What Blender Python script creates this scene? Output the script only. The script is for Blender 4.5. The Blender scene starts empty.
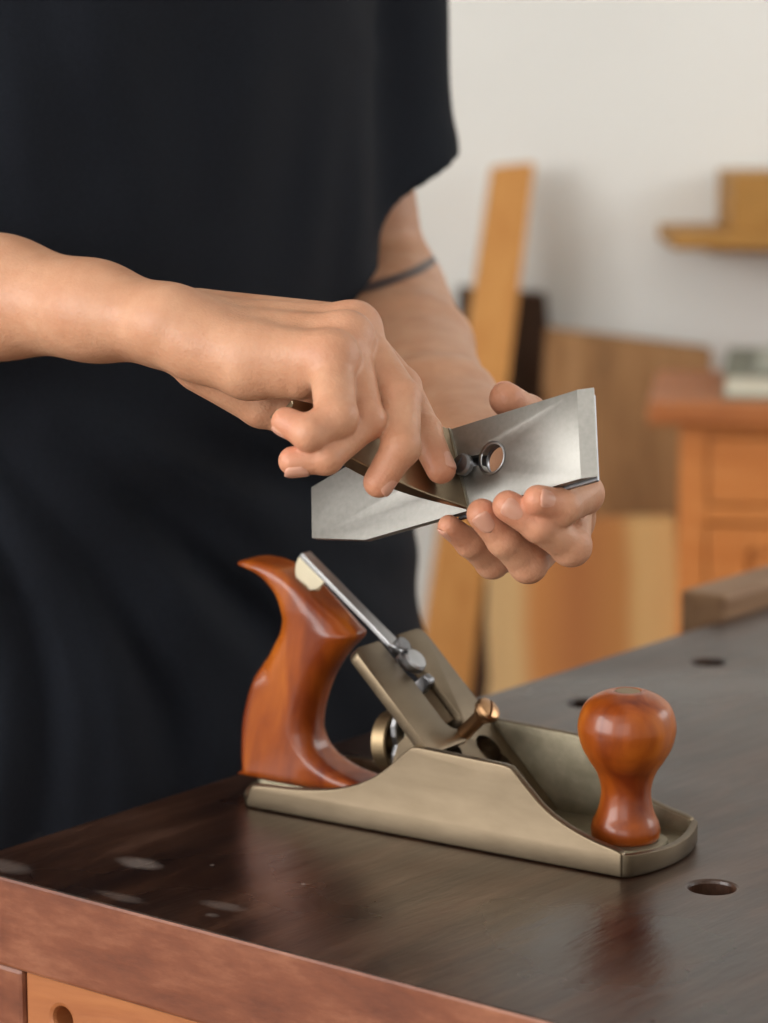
import bpy, bmesh, math, random
import numpy as np
from mathutils import Vector, Matrix
random.seed(4)
C = bpy.context.scene.collection
BZ = 0.86            # bench top height
CH = BZ + 0.33       # camera height
FPX = 2700.0
PITCH = math.atan(463/2700.0)
AZ = math.radians(128)
FW = np.array([math.cos(AZ)*math.cos(PITCH), math.sin(AZ)*math.cos(PITCH), -math.sin(PITCH)])
RT = np.array([math.sin(AZ), -math.cos(AZ), 0.0])
UP = np.cross(RT, FW)
FH = np.array([math.cos(AZ), math.sin(AZ), 0.0])
CAM = np.array([0, 0, CH])
def ray(px, py): return FW + RT*((px-384)/FPX) - UP*((py-511.5)/FPX)
def P(px, py, D): return CAM + ray(px, py)*D
def onz(px, py, z=BZ):
    r = ray(px, py); return CAM + r*((z-CH)/r[2])
def R2(r, f, z): return RT*r + FH*f + np.array([0, 0, z])     # room coordinates: right, forward, up
PH = Matrix(((RT[0], FH[0], 0, 0), (RT[1], FH[1], 0, 0), (0, 0, 1, 0), (0, 0, 0, 1)))

# ------------------------------------------------------------------ linking
def obj(name, me, mat=None, parent=None, smooth=False):
    if isinstance(me, bmesh.types.BMesh):
        bmesh.ops.recalc_face_normals(me, faces=me.faces)
        m = bpy.data.meshes.new(name); me.to_mesh(m); me.free(); me = m
    o = bpy.data.objects.new(name, me); C.objects.link(o)
    if mat is not None: me.materials.append(mat)
    if smooth:
        me.polygons.foreach_set('use_smooth', [True]*len(me.polygons))
    if parent: o.parent = parent
    return o
def sharp(o, ang=35):
    me = o.data
    me.polygons.foreach_set('use_smooth', [True]*len(me.polygons))
    try: me.set_sharp_from_angle(angle=math.radians(ang))
    except Exception: pass
def thing(name, label, cat, loc=(0, 0, 0), rz=0, group=None):
    o = bpy.data.objects.new(name, None); C.objects.link(o)
    o.location = loc; o.rotation_euler = (0, 0, rz); o['label'] = label; o['category'] = cat
    o.empty_display_size = .05
    if group: o['group'] = group
    return o
def tag(o, label, cat, group=None):
    o['label'] = label; o['category'] = cat
    if group: o['group'] = group
    return o
def struct(o): o['kind'] = 'structure'; return o
def bevel(o, w, seg=2, ang=40):
    m = o.modifiers.new('bevel', 'BEVEL'); m.width = w; m.segments = seg; m.limit_method = 'ANGLE'; m.angle_limit = math.radians(ang)
    return o
def bake(o, ang=35):
    "apply the modifiers"
    bpy.context.view_layer.update()
    dg = bpy.context.evaluated_depsgraph_get()
    me = bpy.data.meshes.new_from_object(o.evaluated_get(dg))
    o.modifiers.clear(); o.data = me
    sharp(o, ang); return o
def cut(o, cutter):
    m = o.modifiers.new('b', 'BOOLEAN'); m.operation = 'DIFFERENCE'; m.object = cutter; m.solver = 'EXACT'
    bpy.context.view_layer.update()
    dg = bpy.context.evaluated_depsgraph_get()
    me = bpy.data.meshes.new_from_object(o.evaluated_get(dg))
    o.modifiers.clear(); o.data = me
    bpy.data.objects.remove(cutter)
    return o

# ------------------------------------------------------------------ bmesh shapes
def prism(bm, pts, d):
    "pts: list of 3-vectors (planar loop), extruded by vector d"
    a = [bm.verts.new(Vector(p)) for p in pts]; b = [bm.verts.new(Vector(p)+Vector(d)) for p in pts]
    n = len(pts)
    fs = [bm.faces.new(a), bm.faces.new(b[::-1])]
    for i in range(n): fs.append(bm.faces.new((a[i], b[i], b[(i+1) % n], a[(i+1) % n])))
    return fs
def box(bm, lo, hi, M=None):
    x0, y0, z0 = lo; x1, y1, z1 = hi
    pts = [(x0, y0, z0), (x1, y0, z0), (x1, y1, z0), (x0, y1, z0)]
    if M is None: prism(bm, pts, (0, 0, z1-z0))
    else:
        q = [M @ Vector(p) for p in pts]; d = (M @ Vector((x0, y0, z1))) - q[0]
        prism(bm, q, d)
def frame(axis):
    a = Vector(axis).normalized(); t = Vector((0, 0, 1)) if abs(a.z) < .9 else Vector((1, 0, 0))
    u = a.cross(t).normalized(); v = a.cross(u).normalized(); return u, v, a
def lathe(bm, prof, o, axis, seg=48, cap=True):
    "prof: [(r, h)], revolved about axis through o"
    u, v, a = frame(axis); o = Vector(o); rings = []
    for r, h in prof:
        if r < 1e-6: rings.append([bm.verts.new(o+a*h)])
        else: rings.append([bm.verts.new(o+a*h+u*(r*math.cos(2*math.pi*i/seg))+v*(r*math.sin(2*math.pi*i/seg))) for i in range(seg)])
    for A, B in zip(rings, rings[1:]):
        for i in range(seg):
            j = (i+1) % seg
            if len(A) == 1 and len(B) == 1: continue
            if len(A) == 1: bm.faces.new((A[0], B[j], B[i]))
            elif len(B) == 1: bm.faces.new((A[i], A[j], B[0]))
            else: bm.faces.new((A[i], A[j], B[j], B[i]))
    if cap:
        if len(rings[0]) > 1: bm.faces.new(rings[0][::-1])
        if len(rings[-1]) > 1: bm.faces.new(rings[-1])
def spline(pts, n=6, closed=False):
    out = []; N = len(pts); pts = [np.array(p, float) for p in pts]
    rng = range(N if closed else N-1)
    for i in rng:
        p1, p2 = pts[i], pts[(i+1) % N]
        p0 = pts[(i-1) % N] if closed or i > 0 else p1*2-p2
        p3 = pts[(i+2) % N] if closed or i+2 < N else p2*2-p1
        for k in range(n):
            t = k/n
            out.append(.5*((2*p1)+(-p0+p2)*t+(2*p0-5*p1+4*p2-p3)*t*t+(-p0+3*p1-3*p2+p3)*t**3))
    if not closed: out.append(pts[-1])
    return out

# ------------------------------------------------------------------ distance-field surfaces (for hands, cloth, carved wood)
def surfnet(f, lo, hi, h, B=8, margin=1.35):
    lo = np.array(lo, float); hi = np.array(hi, float)
    nb = np.ceil((hi-lo)/(h*B)).astype(int); n = nb*B
    def grid(idx): return lo+idx*h
    bi = np.stack(np.meshgrid(*[np.arange(k) for k in nb], indexing='ij'), -1).reshape(-1, 3)
    d = f(lo+(bi*B+(B-1)/2)*h)
    F = np.repeat(np.repeat(np.repeat(d.reshape(nb), B, 0), B, 1), B, 2).astype(np.float32)
    act = bi[np.abs(d) < B*h*.87*margin+h]
    off = np.stack(np.meshgrid(*[np.arange(B)]*3, indexing='ij'), -1).reshape(-1, 3)
    for s in range(0, len(act), 400):
        ii = (act[s:s+400, None, :]*B+off[None]).reshape(-1, 3)
        F[ii[:, 0], ii[:, 1], ii[:, 2]] = f(lo+ii*h)
    S = F < 0
    nx, ny, nz = S.shape
    cnt = np.zeros((nx-1, ny-1, nz-1), np.uint8)
    for a in (0, 1):
        for b in (0, 1):
            for c in (0, 1): cnt += S[a:nx-1+a, b:ny-1+b, c:nz-1+c]
    cells = np.argwhere((cnt > 0) & (cnt < 8))
    idm = np.full(cnt.shape, -1, np.int32); idm[cells[:, 0], cells[:, 1], cells[:, 2]] = np.arange(len(cells))
    acc = np.zeros((len(cells), 3)); num = np.zeros(len(cells))
    cor = [(a, b, c) for a in (0, 1) for b in (0, 1) for c in (0, 1)]
    for c0 in cor:
        for ax in range(3):
            if c0[ax]: continue
            c1 = list(c0); c1[ax] = 1
            v0 = F[cells[:, 0]+c0[0], cells[:, 1]+c0[1], cells[:, 2]+c0[2]]; v1 = F[cells[:, 0]+c1[0], cells[:, 1]+c1[1], cells[:, 2]+c1[2]]
            m = (v0 < 0) != (v1 < 0); t = np.where(m, v0/np.where(m, v0-v1, 1), 0)
            p = np.array(c0, float)[None].repeat(len(cells), 0); p[:, ax] += t
            acc[m] += p[m]; num[m] += 1
    V = lo+(cells+acc/num[:, None])*h
    faces = []
    for ax in range(3):
        u, v = [(1, 2), (2, 0), (0, 1)][ax]
        s0 = [slice(0, None)]*3; s1 = [slice(0, None)]*3
        s0[ax] = slice(0, -1); s1[ax] = slice(1, None)
        A, Bq = S[tuple(s0)], S[tuple(s1)]
        e = np.argwhere(A != Bq); e = e[(e[:, u] > 0) & (e[:, v] > 0) & (e[:, u] < S.shape[u]-1) & (e[:, v] < S.shape[v]-1)]
        flip = A[e[:, 0], e[:, 1], e[:, 2]]
        q = []
        for du, dv in ((-1, -1), (0, -1), (0, 0), (-1, 0)):
            g = e.copy(); g[:, u] += du; g[:, v] += dv; q.append(idm[g[:, 0], g[:, 1], g[:, 2]])
        q = np.stack(q, 1); q[~flip] = q[~flip][:, ::-1]
        faces.append(q)
    Q = np.concatenate(faces); Q = Q[(Q >= 0).all(1)]
    return V, Q
def relax(V, Q, it=2, lam=.5):
    for _ in range(it):
        acc = np.zeros_like(V); n = np.zeros(len(V))
        for k in range(4):
            a, b = Q[:, k], Q[:, (k+1) % 4]
            for c in range(3):
                acc[:, c] += np.bincount(a, V[b, c], len(V))+np.bincount(b, V[a, c], len(V))
            n += np.bincount(a, minlength=len(V))+np.bincount(b, minlength=len(V))
        V = V+lam*(acc/np.maximum(n, 1)[:, None]-V)
    return V
def netmesh(name, parts):
    me = bpy.data.meshes.new(name); o = 0; VV = []; QQ = []
    for V, Q in parts: VV.append(V); QQ.append(Q+o); o += len(V)
    V = np.concatenate(VV); Q = np.concatenate(QQ)
    me.vertices.add(len(V)); me.vertices.foreach_set('co', V.astype(np.float32).ravel())
    me.loops.add(Q.size); me.loops.foreach_set('vertex_index', Q.astype(np.int32).ravel())
    me.polygons.add(len(Q)); me.polygons.foreach_set('loop_start', np.arange(0, Q.size, 4, dtype=np.int32))
    me.polygons.foreach_set('use_smooth', np.ones(len(Q), bool))
    me.update(calc_edges=True); me.validate()
    return me
def smin(a, b, k):
    h = np.clip(.5+.5*(b-a)/k, 0, 1); return b*(1-h)+a*h-k*h*(1-h)
def cone(p, a, b, ra, rb):
    ab = b-a; t = np.clip(((p-a)@ab)/(ab@ab), 0, 1)
    return np.linalg.norm(p-a-t[:, None]*ab, axis=1)-(ra+(rb-ra)*t)
def chain(p, pts, rs, k=.003):
    d = None
    for i in range(len(pts)-1):
        e = cone(p, pts[i], pts[i+1], rs[i], rs[i+1]); d = e if d is None else smin(d, e, k)
    return d
def ellipsoid(p, c, r, M=None):
    q = p-c
    if M is not None: q = q@M
    q = q/np.array(r); k = np.linalg.norm(q, axis=1); return (k-1)*min(r)

# ------------------------------------------------------------------ materials
def new_mat(name):
    m = bpy.data.materials.new(name); m.use_nodes = True; nt = m.node_tree
    b = nt.nodes['Principled BSDF']; return m, nt, b
def N(nt, t, **kw):
    n = nt.nodes.new(t)
    for k, v in kw.items():
        if k in n.inputs: n.inputs[k].default_value = v
        else: setattr(n, k, v)
    return n
def ramp(nt, fac, stops):
    r = nt.nodes.new('ShaderNodeValToRGB'); nt.links.new(fac, r.inputs[0])
    e = r.color_ramp.elements
    while len(e) < len(stops): e.new(.5)
    for x, (p, c) in zip(e, stops): x.position = p; x.color = (*c, 1)
    return r.outputs[0]
def coords(nt, scale=(1, 1, 1), rot=(0, 0, 0)):
    tc = nt.nodes.new('ShaderNodeTexCoord'); mp = nt.nodes.new('ShaderNodeMapping')
    mp.inputs['Scale'].default_value = scale; mp.inputs['Rotation'].default_value = rot
    nt.links.new(tc.outputs['Object'], mp.inputs[0]); return mp.outputs[0]
def bump(nt, b, h, strength, dist):
    n = nt.nodes.new('ShaderNodeBump'); n.inputs['Strength'].default_value = strength; n.inputs['Distance'].default_value = dist
    nt.links.new(h, n.inputs['Height']); nt.links.new(n.outputs[0], b.inputs['Normal']); return n
def srgb(r, g, b):
    f = lambda c: (c/255/12.92) if c/255 <= .04045 else ((c/255+.055)/1.055)**2.4
    return (f(r), f(g), f(b))
def wood(name, c1, c2, c3=None, scale=(2, 14, 14), nscale=6, rough=.5, rot=(0, 0, 0), bmp=.15, coat=0, detail=6, spec=.5):
    m, nt, b = new_mat(name); v = coords(nt, scale, rot)
    n = N(nt, 'ShaderNodeTexNoise', Scale=nscale, Detail=detail, Roughness=.6, Distortion=.6); nt.links.new(v, n.inputs['Vector'])
    st = [(.3, c1), (.7, c2)] if c3 is None else [(.25, c1), (.5, c2), (.75, c3)]
    col = ramp(nt, n.outputs['Fac'], st); nt.links.new(col, b.inputs['Base Color'])
    b.inputs['Roughness'].default_value = rough
    b.inputs['Specular IOR Level'].default_value = spec
    if coat: b.inputs['Coat Weight'].default_value = coat; b.inputs['Coat Roughness'].default_value = .12
    if bmp: bump(nt, b, n.outputs['Fac'], bmp, .002)
    return m
def metal(name, c1, c2, rough=.35, scale=60, stretch=(1, 1, 1), bmp=.05, metallic=1.0, r2=None):
    m, nt, b = new_mat(name); v = coords(nt, stretch)
    n = N(nt, 'ShaderNodeTexNoise', Scale=scale, Detail=5, Roughness=.6); nt.links.new(v, n.inputs['Vector'])
    nt.links.new(ramp(nt, n.outputs['Fac'], [(.3, c1), (.7, c2)]), b.inputs['Base Color'])
    b.inputs['Metallic'].default_value = metallic
    rr = nt.nodes.new('ShaderNodeMapRange'); rr.inputs['To Min'].default_value = rough-.05; rr.inputs['To Max'].default_value = (r2 or rough+.08)
    nt.links.new(n.outputs['Fac'], rr.inputs['Value']); nt.links.new(rr.outputs[0], b.inputs['Roughness'])
    if bmp: bump(nt, b, n.outputs['Fac'], bmp, .0004)
    return m

M = {}
M['bronze'] = metal('satin_bronze', (.140, .106, .070), (.190, .146, .098), .40, 30, (1, 1, 3))
M['bronze_dark'] = metal('cast_bronze', (.20, .175, .12), (.29, .25, .18), .5, 120, bmp=.5)
M['brass'] = metal('turned_brass', (.24, .175, .10), (.30, .22, .13), .45, 40, (1, 1, 1), 0)
M['copper'] = metal('copper_bronze', (.38, .21, .11), (.46, .27, .14), .32, 40, bmp=0)
M['steel'] = metal('ground_steel', (.25, .242, .222), (.30, .29, .268), .50, 420, (1, 1, 1), .12, r2=.58)
M['steel_dark'] = metal('dark_steel', (.17, .17, .18), (.25, .25, .26), .33, 150, bmp=.1)
M['steel_lever'] = metal('plated_steel', (.36, .36, .37), (.44, .44, .45), .33, 150, bmp=.03)

def tool_wood():
    m, nt, b = new_mat('cherry_wood'); v = coords(nt, (1, 1, .25), (0, math.radians(25), 0))
    n = N(nt, 'ShaderNodeTexNoise', Scale=55, Detail=4, Distortion=1.2); nt.links.new(v, n.inputs['Vector'])
    n2 = N(nt, 'ShaderNodeTexNoise', Scale=14, Detail=2); nt.links.new(v, n2.inputs['Vector'])
    a = N(nt, 'ShaderNodeMath', operation='ADD'); nt.links.new(n.outputs[0], a.inputs[0]); nt.links.new(n2.outputs[0], a.inputs[1])
    d = N(nt, 'ShaderNodeMath', operation='MULTIPLY'); nt.links.new(a.outputs[0], d.inputs[0]); d.inputs[1].default_value = .5
    nt.links.new(ramp(nt, d.outputs[0], [(.38, (.13, .018, .002)), (.5, (.26, .052, .004)), (.62, (.42, .108, .008))]), b.inputs['Base Color'])
    b.inputs['Specular IOR Level'].default_value = .3; b.inputs['Roughness'].default_value = .38
    b.inputs['Coat Weight'].default_value = .35; b.inputs['Coat Roughness'].default_value = .16
    return m
M['cherry'] = tool_wood()

def skin():
    m, nt, b = new_mat('skin'); v = coords(nt, (1, 1, 1))
    at = nt.nodes.new('ShaderNodeAttribute'); at.attribute_name = 'flush'
    tt = nt.nodes.new('ShaderNodeAttribute'); tt.attribute_name = 'ink'
    n = N(nt, 'ShaderNodeTexNoise', Scale=60, Detail=4, Roughness=.6); nt.links.new(v, n.inputs['Vector'])
    base = ramp(nt, n.outputs['Fac'], [(.3, (.46, .225, .128)), (.7, (.55, .30, .183))])
    mx = N(nt, 'ShaderNodeMix', data_type='RGBA'); nt.links.new(at.outputs['Fac'], mx.inputs['Factor'])
    nt.links.new(base, mx.inputs['A']); mx.inputs['B'].default_value = (.54, .17, .10, 1)
    mi = N(nt, 'ShaderNodeMix', data_type='RGBA'); nt.links.new(tt.outputs['Fac'], mi.inputs['Factor'])
    nt.links.new(mx.outputs['Result'], mi.inputs['A']); mi.inputs['B'].default_value = (.03, .035, .045, 1)
    nt.links.new(mi.outputs['Result'], b.inputs['Base Color'])
    b.inputs['Roughness'].default_value = .48
    b.inputs['Specular IOR Level'].default_value = .4
    b.inputs['Subsurface Weight'].default_value = .18
    b.inputs['Subsurface Radius'].default_value = (1, .4, .25); b.inputs['Subsurface Scale'].default_value = .004
    vo = N(nt, 'ShaderNodeTexVoronoi', Scale=700); nt.links.new(v, vo.inputs['Vector'])
    n3 = N(nt, 'ShaderNodeTexNoise', Scale=180, Detail=5, Roughness=.65); nt.links.new(v, n3.inputs['Vector'])
    a = N(nt, 'ShaderNodeMath', operation='MULTIPLY_ADD'); nt.links.new(vo.outputs['Distance'], a.inputs[0]); a.inputs[1].default_value = .25; nt.links.new(n3.outputs['Fac'], a.inputs[2])
    bump(nt, b, a.outputs[0], .35, .0011)
    return m
M['skin'] = skin()
m, nt, b = new_mat('nail'); b.inputs['Base Color'].default_value = (.56, .29, .205, 1); b.inputs['Roughness'].default_value = .3
b.inputs['Subsurface Weight'].default_value = .1; b.inputs['Subsurface Scale'].default_value = .002; M['nail'] = m

def cloth(name, c1, c2, sc=900):
    m, nt, b = new_mat(name); v = coords(nt)
    n = N(nt, 'ShaderNodeTexNoise', Scale=sc, Detail=2); nt.links.new(v, n.inputs['Vector'])
    nt.links.new(ramp(nt, n.outputs[0], [(.35, c1), (.65, c2)]), b.inputs['Base Color'])
    b.inputs['Roughness'].default_value = .95; b.inputs['Specular IOR Level'].default_value = .15
    b.inputs['Sheen Weight'].default_value = .02; b.inputs['Sheen Roughness'].default_value = .5
    bump(nt, b, n.outputs[0], .3, .0006); return m
M['shirt'] = cloth('navy_black_cotton', (.0065, .0080, .0118), (.0105, .0128, .0185))
M['denim'] = cloth('dark_trousers', (.01, .011, .015), (.015, .016, .02))

# ------------------------------------------------------------------ THE ROOM
def wall_mat(name, c1, c2):
    m, nt, b = new_mat(name); v = coords(nt)
    n = N(nt, 'ShaderNodeTexNoise', Scale=3, Detail=6); nt.links.new(v, n.inputs['Vector'])
    nt.links.new(ramp(nt, n.outputs[0], [(.3, c1), (.7, c2)]), b.inputs['Base Color']); b.inputs['Roughness'].default_value = .9
    n2 = N(nt, 'ShaderNodeTexNoise', Scale=60, Detail=6); nt.links.new(v, n2.inputs['Vector']); bump(nt, b, n2.outputs[0], .1, .003)
    return m
M['wall'] = wall_mat('white_plaster', (.78, .785, .76), (.82, .825, .80))
M['ceil'] = wall_mat('white_ceiling', (.74, .74, .72), (.78, .78, .76))
M['floor'] = wood('floor_boards', (.20, .12, .07), (.30, .19, .11), scale=(1, 8, 8), rough=.6)
M['white_paint'] = wall_mat('white_paint', (.75, .74, .70), (.8, .79, .76))
RL, RR, FN, FF, RH = -2.3, 2.4, -2.2, 3.0, 2.75
T = .12
def rbox(bm, a, b): box(bm, a, b, PH)
bm = bmesh.new(); rbox(bm, (RL-T, FN-T, -.1), (RR+T, FF+T, 0)); struct(obj('floor', bm, M['floor']))
bm = bmesh.new(); rbox(bm, (RL-T, FN-T, RH), (RR+T, FF+T, RH+.1)); struct(obj('ceiling', bm, M['ceil']))
bm = bmesh.new(); rbox(bm, (RL-T, FF, 0), (RR+T, FF+T, RH)); struct(obj('wall_back', bm, M['wall']))
def holed(name, side, w0, w1, z0, z1):
    "side wall with one window opening from w0 to w1 (along forward), z0 to z1"
    bm = bmesh.new(); x0, x1 = (RL-T, RL) if side < 0 else (RR, RR+T)
    rbox(bm, (x0, FN, 0), (x1, w0, RH)); rbox(bm, (x0, w1, 0), (x1, FF, RH))
    rbox(bm, (x0, w0, 0), (x1, w1, z0)); rbox(bm, (x0, w0, z1), (x1, w1, RH))
    struct(obj(name, bm, M['wall']))
def sash(name, a, b, axis, n, z0, z1, at):
    "window frame; axis 'F' runs along forward at right = at, 'R' along right at forward = at"
    bm = bmesh.new(); w = .05
    def bar(p, q, zz0, zz1):
        if axis == 'F': rbox(bm, (at-.03, p, zz0), (at+.03, q, zz1))
        else: rbox(bm, (p, at-.03, zz0), (q, at+.03, zz1))
    bar(a, b, z0, z0+w); bar(a, b, z1-w, z1)
    for k in range(n+1):
        c = a+(b-a)*k/n; c = min(max(c, a+w/2), b-w/2); bar(c-w/2, c+w/2, z0+w, z1-w)
    struct(obj(name, bm, M['white_paint']))
holed('wall_left', -1, -1.9, .9, .95, 2.4); sash('window_1', -1.9, .9, 'F', 3, .95, 2.4, RL-T/2)
holed('wall_right', 1, 1.0, 2.6, 1.35, 2.4); sash('window_2', 1.0, 2.6, 'F', 2, 1.35, 2.4, RR+T/2)
bm = bmesh.new(); rbox(bm, (RL-T, FN-T, 0), (-1.9, FN, RH)); rbox(bm, (.2, FN-T, 0), (RR+T, FN, RH)); rbox(bm, (-1.9, FN-T, 0), (.2, FN, .95)); rbox(bm, (-1.9, FN-T, 2.4), (.2, FN, RH))
struct(obj('wall_front', bm, M['wall'])); sash('window_3', -1.9, .2, 'R', 2, .95, 2.4, FN-T/2)

# ------------------------------------------------------------------ BACKGROUND TIMBER
M['pine'] = wood('planed_pine', srgb(188, 126, 58), srgb(206, 148, 78), scale=(12, 12, 1), rough=.6)
M['brown'] = wood('rough_walnut', srgb(112, 80, 48), srgb(148, 108, 68), srgb(170, 130, 88), scale=(6, 6, 1), rough=.8, bmp=.5)
M['darkbrown'] = wood('dark_bark_wood', srgb(48, 32, 22), srgb(82, 56, 36), scale=(6, 6, 1), rough=.85, bmp=.5)
M['orange'] = wood('orange_cabinet_wood', srgb(196, 116, 52), srgb(216, 140, 74), scale=(2, 10, 10), rough=.45)
M['orange_dark'] = wood('orange_cabinet_top', srgb(160, 92, 44), srgb(182, 110, 56), scale=(2, 10, 10), rough=.45)
M['shelfwood'] = wood('ochre_shelf_wood', srgb(158, 112, 48), srgb(180, 132, 64), scale=(2, 12, 12), rough=.6)
def heart():
    m, nt, b = new_mat('heartwood_and_sapwood')
    tc = nt.nodes.new('ShaderNodeTexCoord'); sx = nt.nodes.new('ShaderNodeSeparateXYZ'); nt.links.new(tc.outputs['Generated'], sx.inputs[0])
    n = N(nt, 'ShaderNodeTexNoise', Scale=5, Detail=5); nt.links.new(coords(nt, (4, 4, .6)), n.inputs['Vector'])
    at = nt.nodes.new('ShaderNodeAttribute'); at.attribute_name = 'across'
    a = N(nt, 'ShaderNodeMath', operation='MULTIPLY_ADD'); nt.links.new(n.outputs[0], a.inputs[0]); a.inputs[1].default_value = .12; nt.links.new(at.outputs['Fac'], a.inputs[2])
    nt.links.new(ramp(nt, a.outputs[0], [(.0, srgb(196, 160, 110)), (.22, srgb(205, 168, 116)), (.32, srgb(192, 128, 68)), (.52, srgb(172, 108, 58)), (.78, srgb(186, 128, 70)), (.86, srgb(212, 174, 116))]), b.inputs['Base Color'])
    b.inputs['Roughness'].default_value = .7; return m
M['heart'] = heart()
def upright(name, px0, py0, px1, py1, D, th, mat, label, cat, wob=0, lean=.08, px0b=None, px1b=None):
    "a board standing on the floor and leaning back; its top edge runs between two pixels"
    a = P(px0, py0, D); b = P(px1, py1, D)
    fa, fb = a.copy(), b.copy()
    for q in (fa, fb): q -= FH*lean; q[2] = 0
    if px0b is not None:                   # slanting sides
        fa += RT*px0b; fb += RT*px1b
    n = 14; L = []; R_ = []
    for k in range(n+1):
        t = k/n; w1 = random.uniform(-wob, wob); w2 = random.uniform(-wob, wob)
        L.append(fa+(a-fa)*t+RT*w1); R_.append(fb+(b-fb)*t+RT*w2)
    bm = bmesh.new(); d = Vector(FH*th)
    g = []
    m = 8; lay = bm.verts.layers.float.new('across')
    for side in (0, 1):
        rows = []
        for k in range(n+1):
            row = []
            for j in range(m+1):
                v = bm.verts.new(Vector(L[k]+(R_[k]-L[k])*j/m)+(d if side else Vector())); v[lay] = j/m; row.append(v)
            rows.append(row)
        g.append(rows)
    for s in (0, 1):
        for k in range(n):
            for j in range(m): bm.faces.new((g[s][k][j], g[s][k][j+1], g[s][k+1][j+1], g[s][k+1][j]))
    for k in range(n):
        bm.faces.new((g[0][k][0], g[0][k+1][0], g[1][k+1][0], g[1][k][0])); bm.faces.new((g[0][k][m], g[0][k+1][m], g[1][k+1][m], g[1][k][m]))
    for j in range(m):
        bm.faces.new((g[0][0][j], g[0][0][j+1], g[1][0][j+1], g[1][0][j])); bm.faces.new((g[0][n][j], g[0][n][j+1], g[1][n][j+1], g[1][n][j]))
    o = obj(name, bm, mat); bevel(o, .003, 2, 60); tag(o, label, cat); return o
upright('timber_slab', 458, 288, 550, 294, 2.955, .035, M['darkbrown'], 'dark brown rough timber slab behind the tall leaning pine board', 'timber', .006, .05)
upright('timber_slab', 546, 330, 716, 350, 2.87, .04, M['brown'], 'wide brown rough-sawn timber slab leaning on the white wall', 'timber', .008, .05)
upright('timber_board', 488, 522, 678, 519, 2.62, .03, M['heart'], 'short orange board with pale sapwood edges, in front of the wide brown slab', 'timber', .003, .06)
# the tall board leans sideways
upright('timber_board', 492, 168, 535, 163, 2.90, .035, M['pine'], 'tall tan pine board leaning against the white wall', 'timber', 0, .32, -.165, -.14)

# cabinet on the right
cab = thing('cabinet', 'orange wooden cabinet against the wall with a book on top', 'cabinet', tuple(R2(.45, 2.62, 0)), AZ-math.pi/2-math.radians(7.5))
def lbox(bm, a, b): box(bm, a, b)
cp = P(685, 408, 2.5); cr = float((cp-CAM)@RT); czt = float(P(700, 404, 2.5)[2])
cab.location = tuple(R2(cr, 2.52, 0))     # front-left corner of the carcass on the floor
CW, CD = .75, .22
bm = bmesh.new(); z1 = czt-.022
lbox(bm, (.0, .012, .08), (.02, CD, z1)); lbox(bm, (CW-.02, .012, .08), (CW, CD, z1)); lbox(bm, (.02, CD-.012, .08), (CW-.02, CD, z1)); lbox(bm, (.02, .012, .08), (CW-.02, CD-.012, .10))
lbox(bm, (.02, .012, z1-.02), (CW-.02, CD-.012, z1)); lbox(bm, (0.02, .03, 0), (CW-.02, CD, .08))
lbox(bm, (0, 0, .08), (.026, .012, z1)); lbox(bm, (CW-.026, 0, .08), (CW, .012, z1)); lbox(bm, (.026, 0, z1-.012), (CW-.026, .012, z1)); lbox(bm, (.026, 0, z1-.095), (CW-.026, .012, z1-.08))
lbox(bm, (.026, 0, .08), (CW-.026, .012, .11))
bevel(obj('carcass', bm, M['orange'], cab), .001)
bm = bmesh.new(); lbox(bm, (-.030, -.03, z1), (CW+.034, CD+.01, czt)); bevel(obj('top', bm, M['orange_dark'], cab), .004, 3)
for k in range(1):
    x0 = .028; x1 = CW-.028
    bm = bmesh.new(); lbox(bm, (x0, .001, z1-.078), (x1, .02, z1-.014)); dr = bevel(obj('drawer', bm, M['orange'], cab), .002)
    bm = bmesh.new(); lathe(bm, [(.006, 0), (.006, .008), (.013, .014), (.013, .02), (.008, .025), (0, .026)], ((x0+x1)/2, .001, z1-.046), (0, -1, 0), 20); obj('knob', bm, M['orange_dark'], dr, True)
    bm = bmesh.new(); f = .038
    lbox(bm, (x0, .001, .113), (x0+f, .02, z1-.098)); lbox(bm, (x1-f, .001, .113), (x1, .02, z1-.098)); lbox(bm, (x0+f, .001, .113), (x1-f, .02, .113+f)); lbox(bm, (x0+f, .001, z1-.098-f*.6), (x1-f, .02, z1-.098)); lbox(bm, (x0+f, .009, .113+f), (x1-f, .016, z1-.098-f*.6))
    dd = bevel(obj('door', bm, M['orange'], cab), .0015)
    bm = bmesh.new(); lathe(bm, [(.006, 0), (.006, .008), (.013, .014), (.013, .02), (.008, .025), (0, .026)], (x1-.03, .001, z1-.2), (0, -1, 0), 20); obj('knob', bm, M['orange_dark'], dd, True)
# book on the cabinet
m, nt, b = new_mat('book_cover'); b.inputs['Base Color'].default_value = (*srgb(112, 114, 100), 1); b.inputs['Roughness'].default_value = .6; M['cover'] = m
m, nt, b = new_mat('book_pages'); v = coords(nt, (1, 1, 60)); n = N(nt, 'ShaderNodeTexNoise', Scale=20); nt.links.new(v, n.inputs['Vector'])
nt.links.new(ramp(nt, n.outputs[0], [(.3, srgb(196, 196, 176)), (.7, srgb(224, 222, 206))]), b.inputs['Base Color']); M['pages'] = m
bp = P(722, 406, 2.54); bk = thing('book', 'thick pale-paged book lying on top of the orange cabinet', 'book', (bp[0], bp[1], czt), AZ-math.pi/2-.15)
bm = bmesh.new(); lbox(bm, (.003, .003, .003), (.17, .215, .021)); obj('pages', bm, M['pages'], bk)
bm = bmesh.new(); lbox(bm, (0, 0, 0), (.175, .22, .003)); lbox(bm, (0, 0, .021), (.175, .22, .024)); lbox(bm, (.172, 0, .003), (.175, .22, .021)); obj('cover', bm, M['cover'], bk)
m, nt, b = new_mat('magazine_cover'); b.inputs['Base Color'].default_value = (*srgb(160, 162, 150), 1); M['mag'] = m
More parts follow.
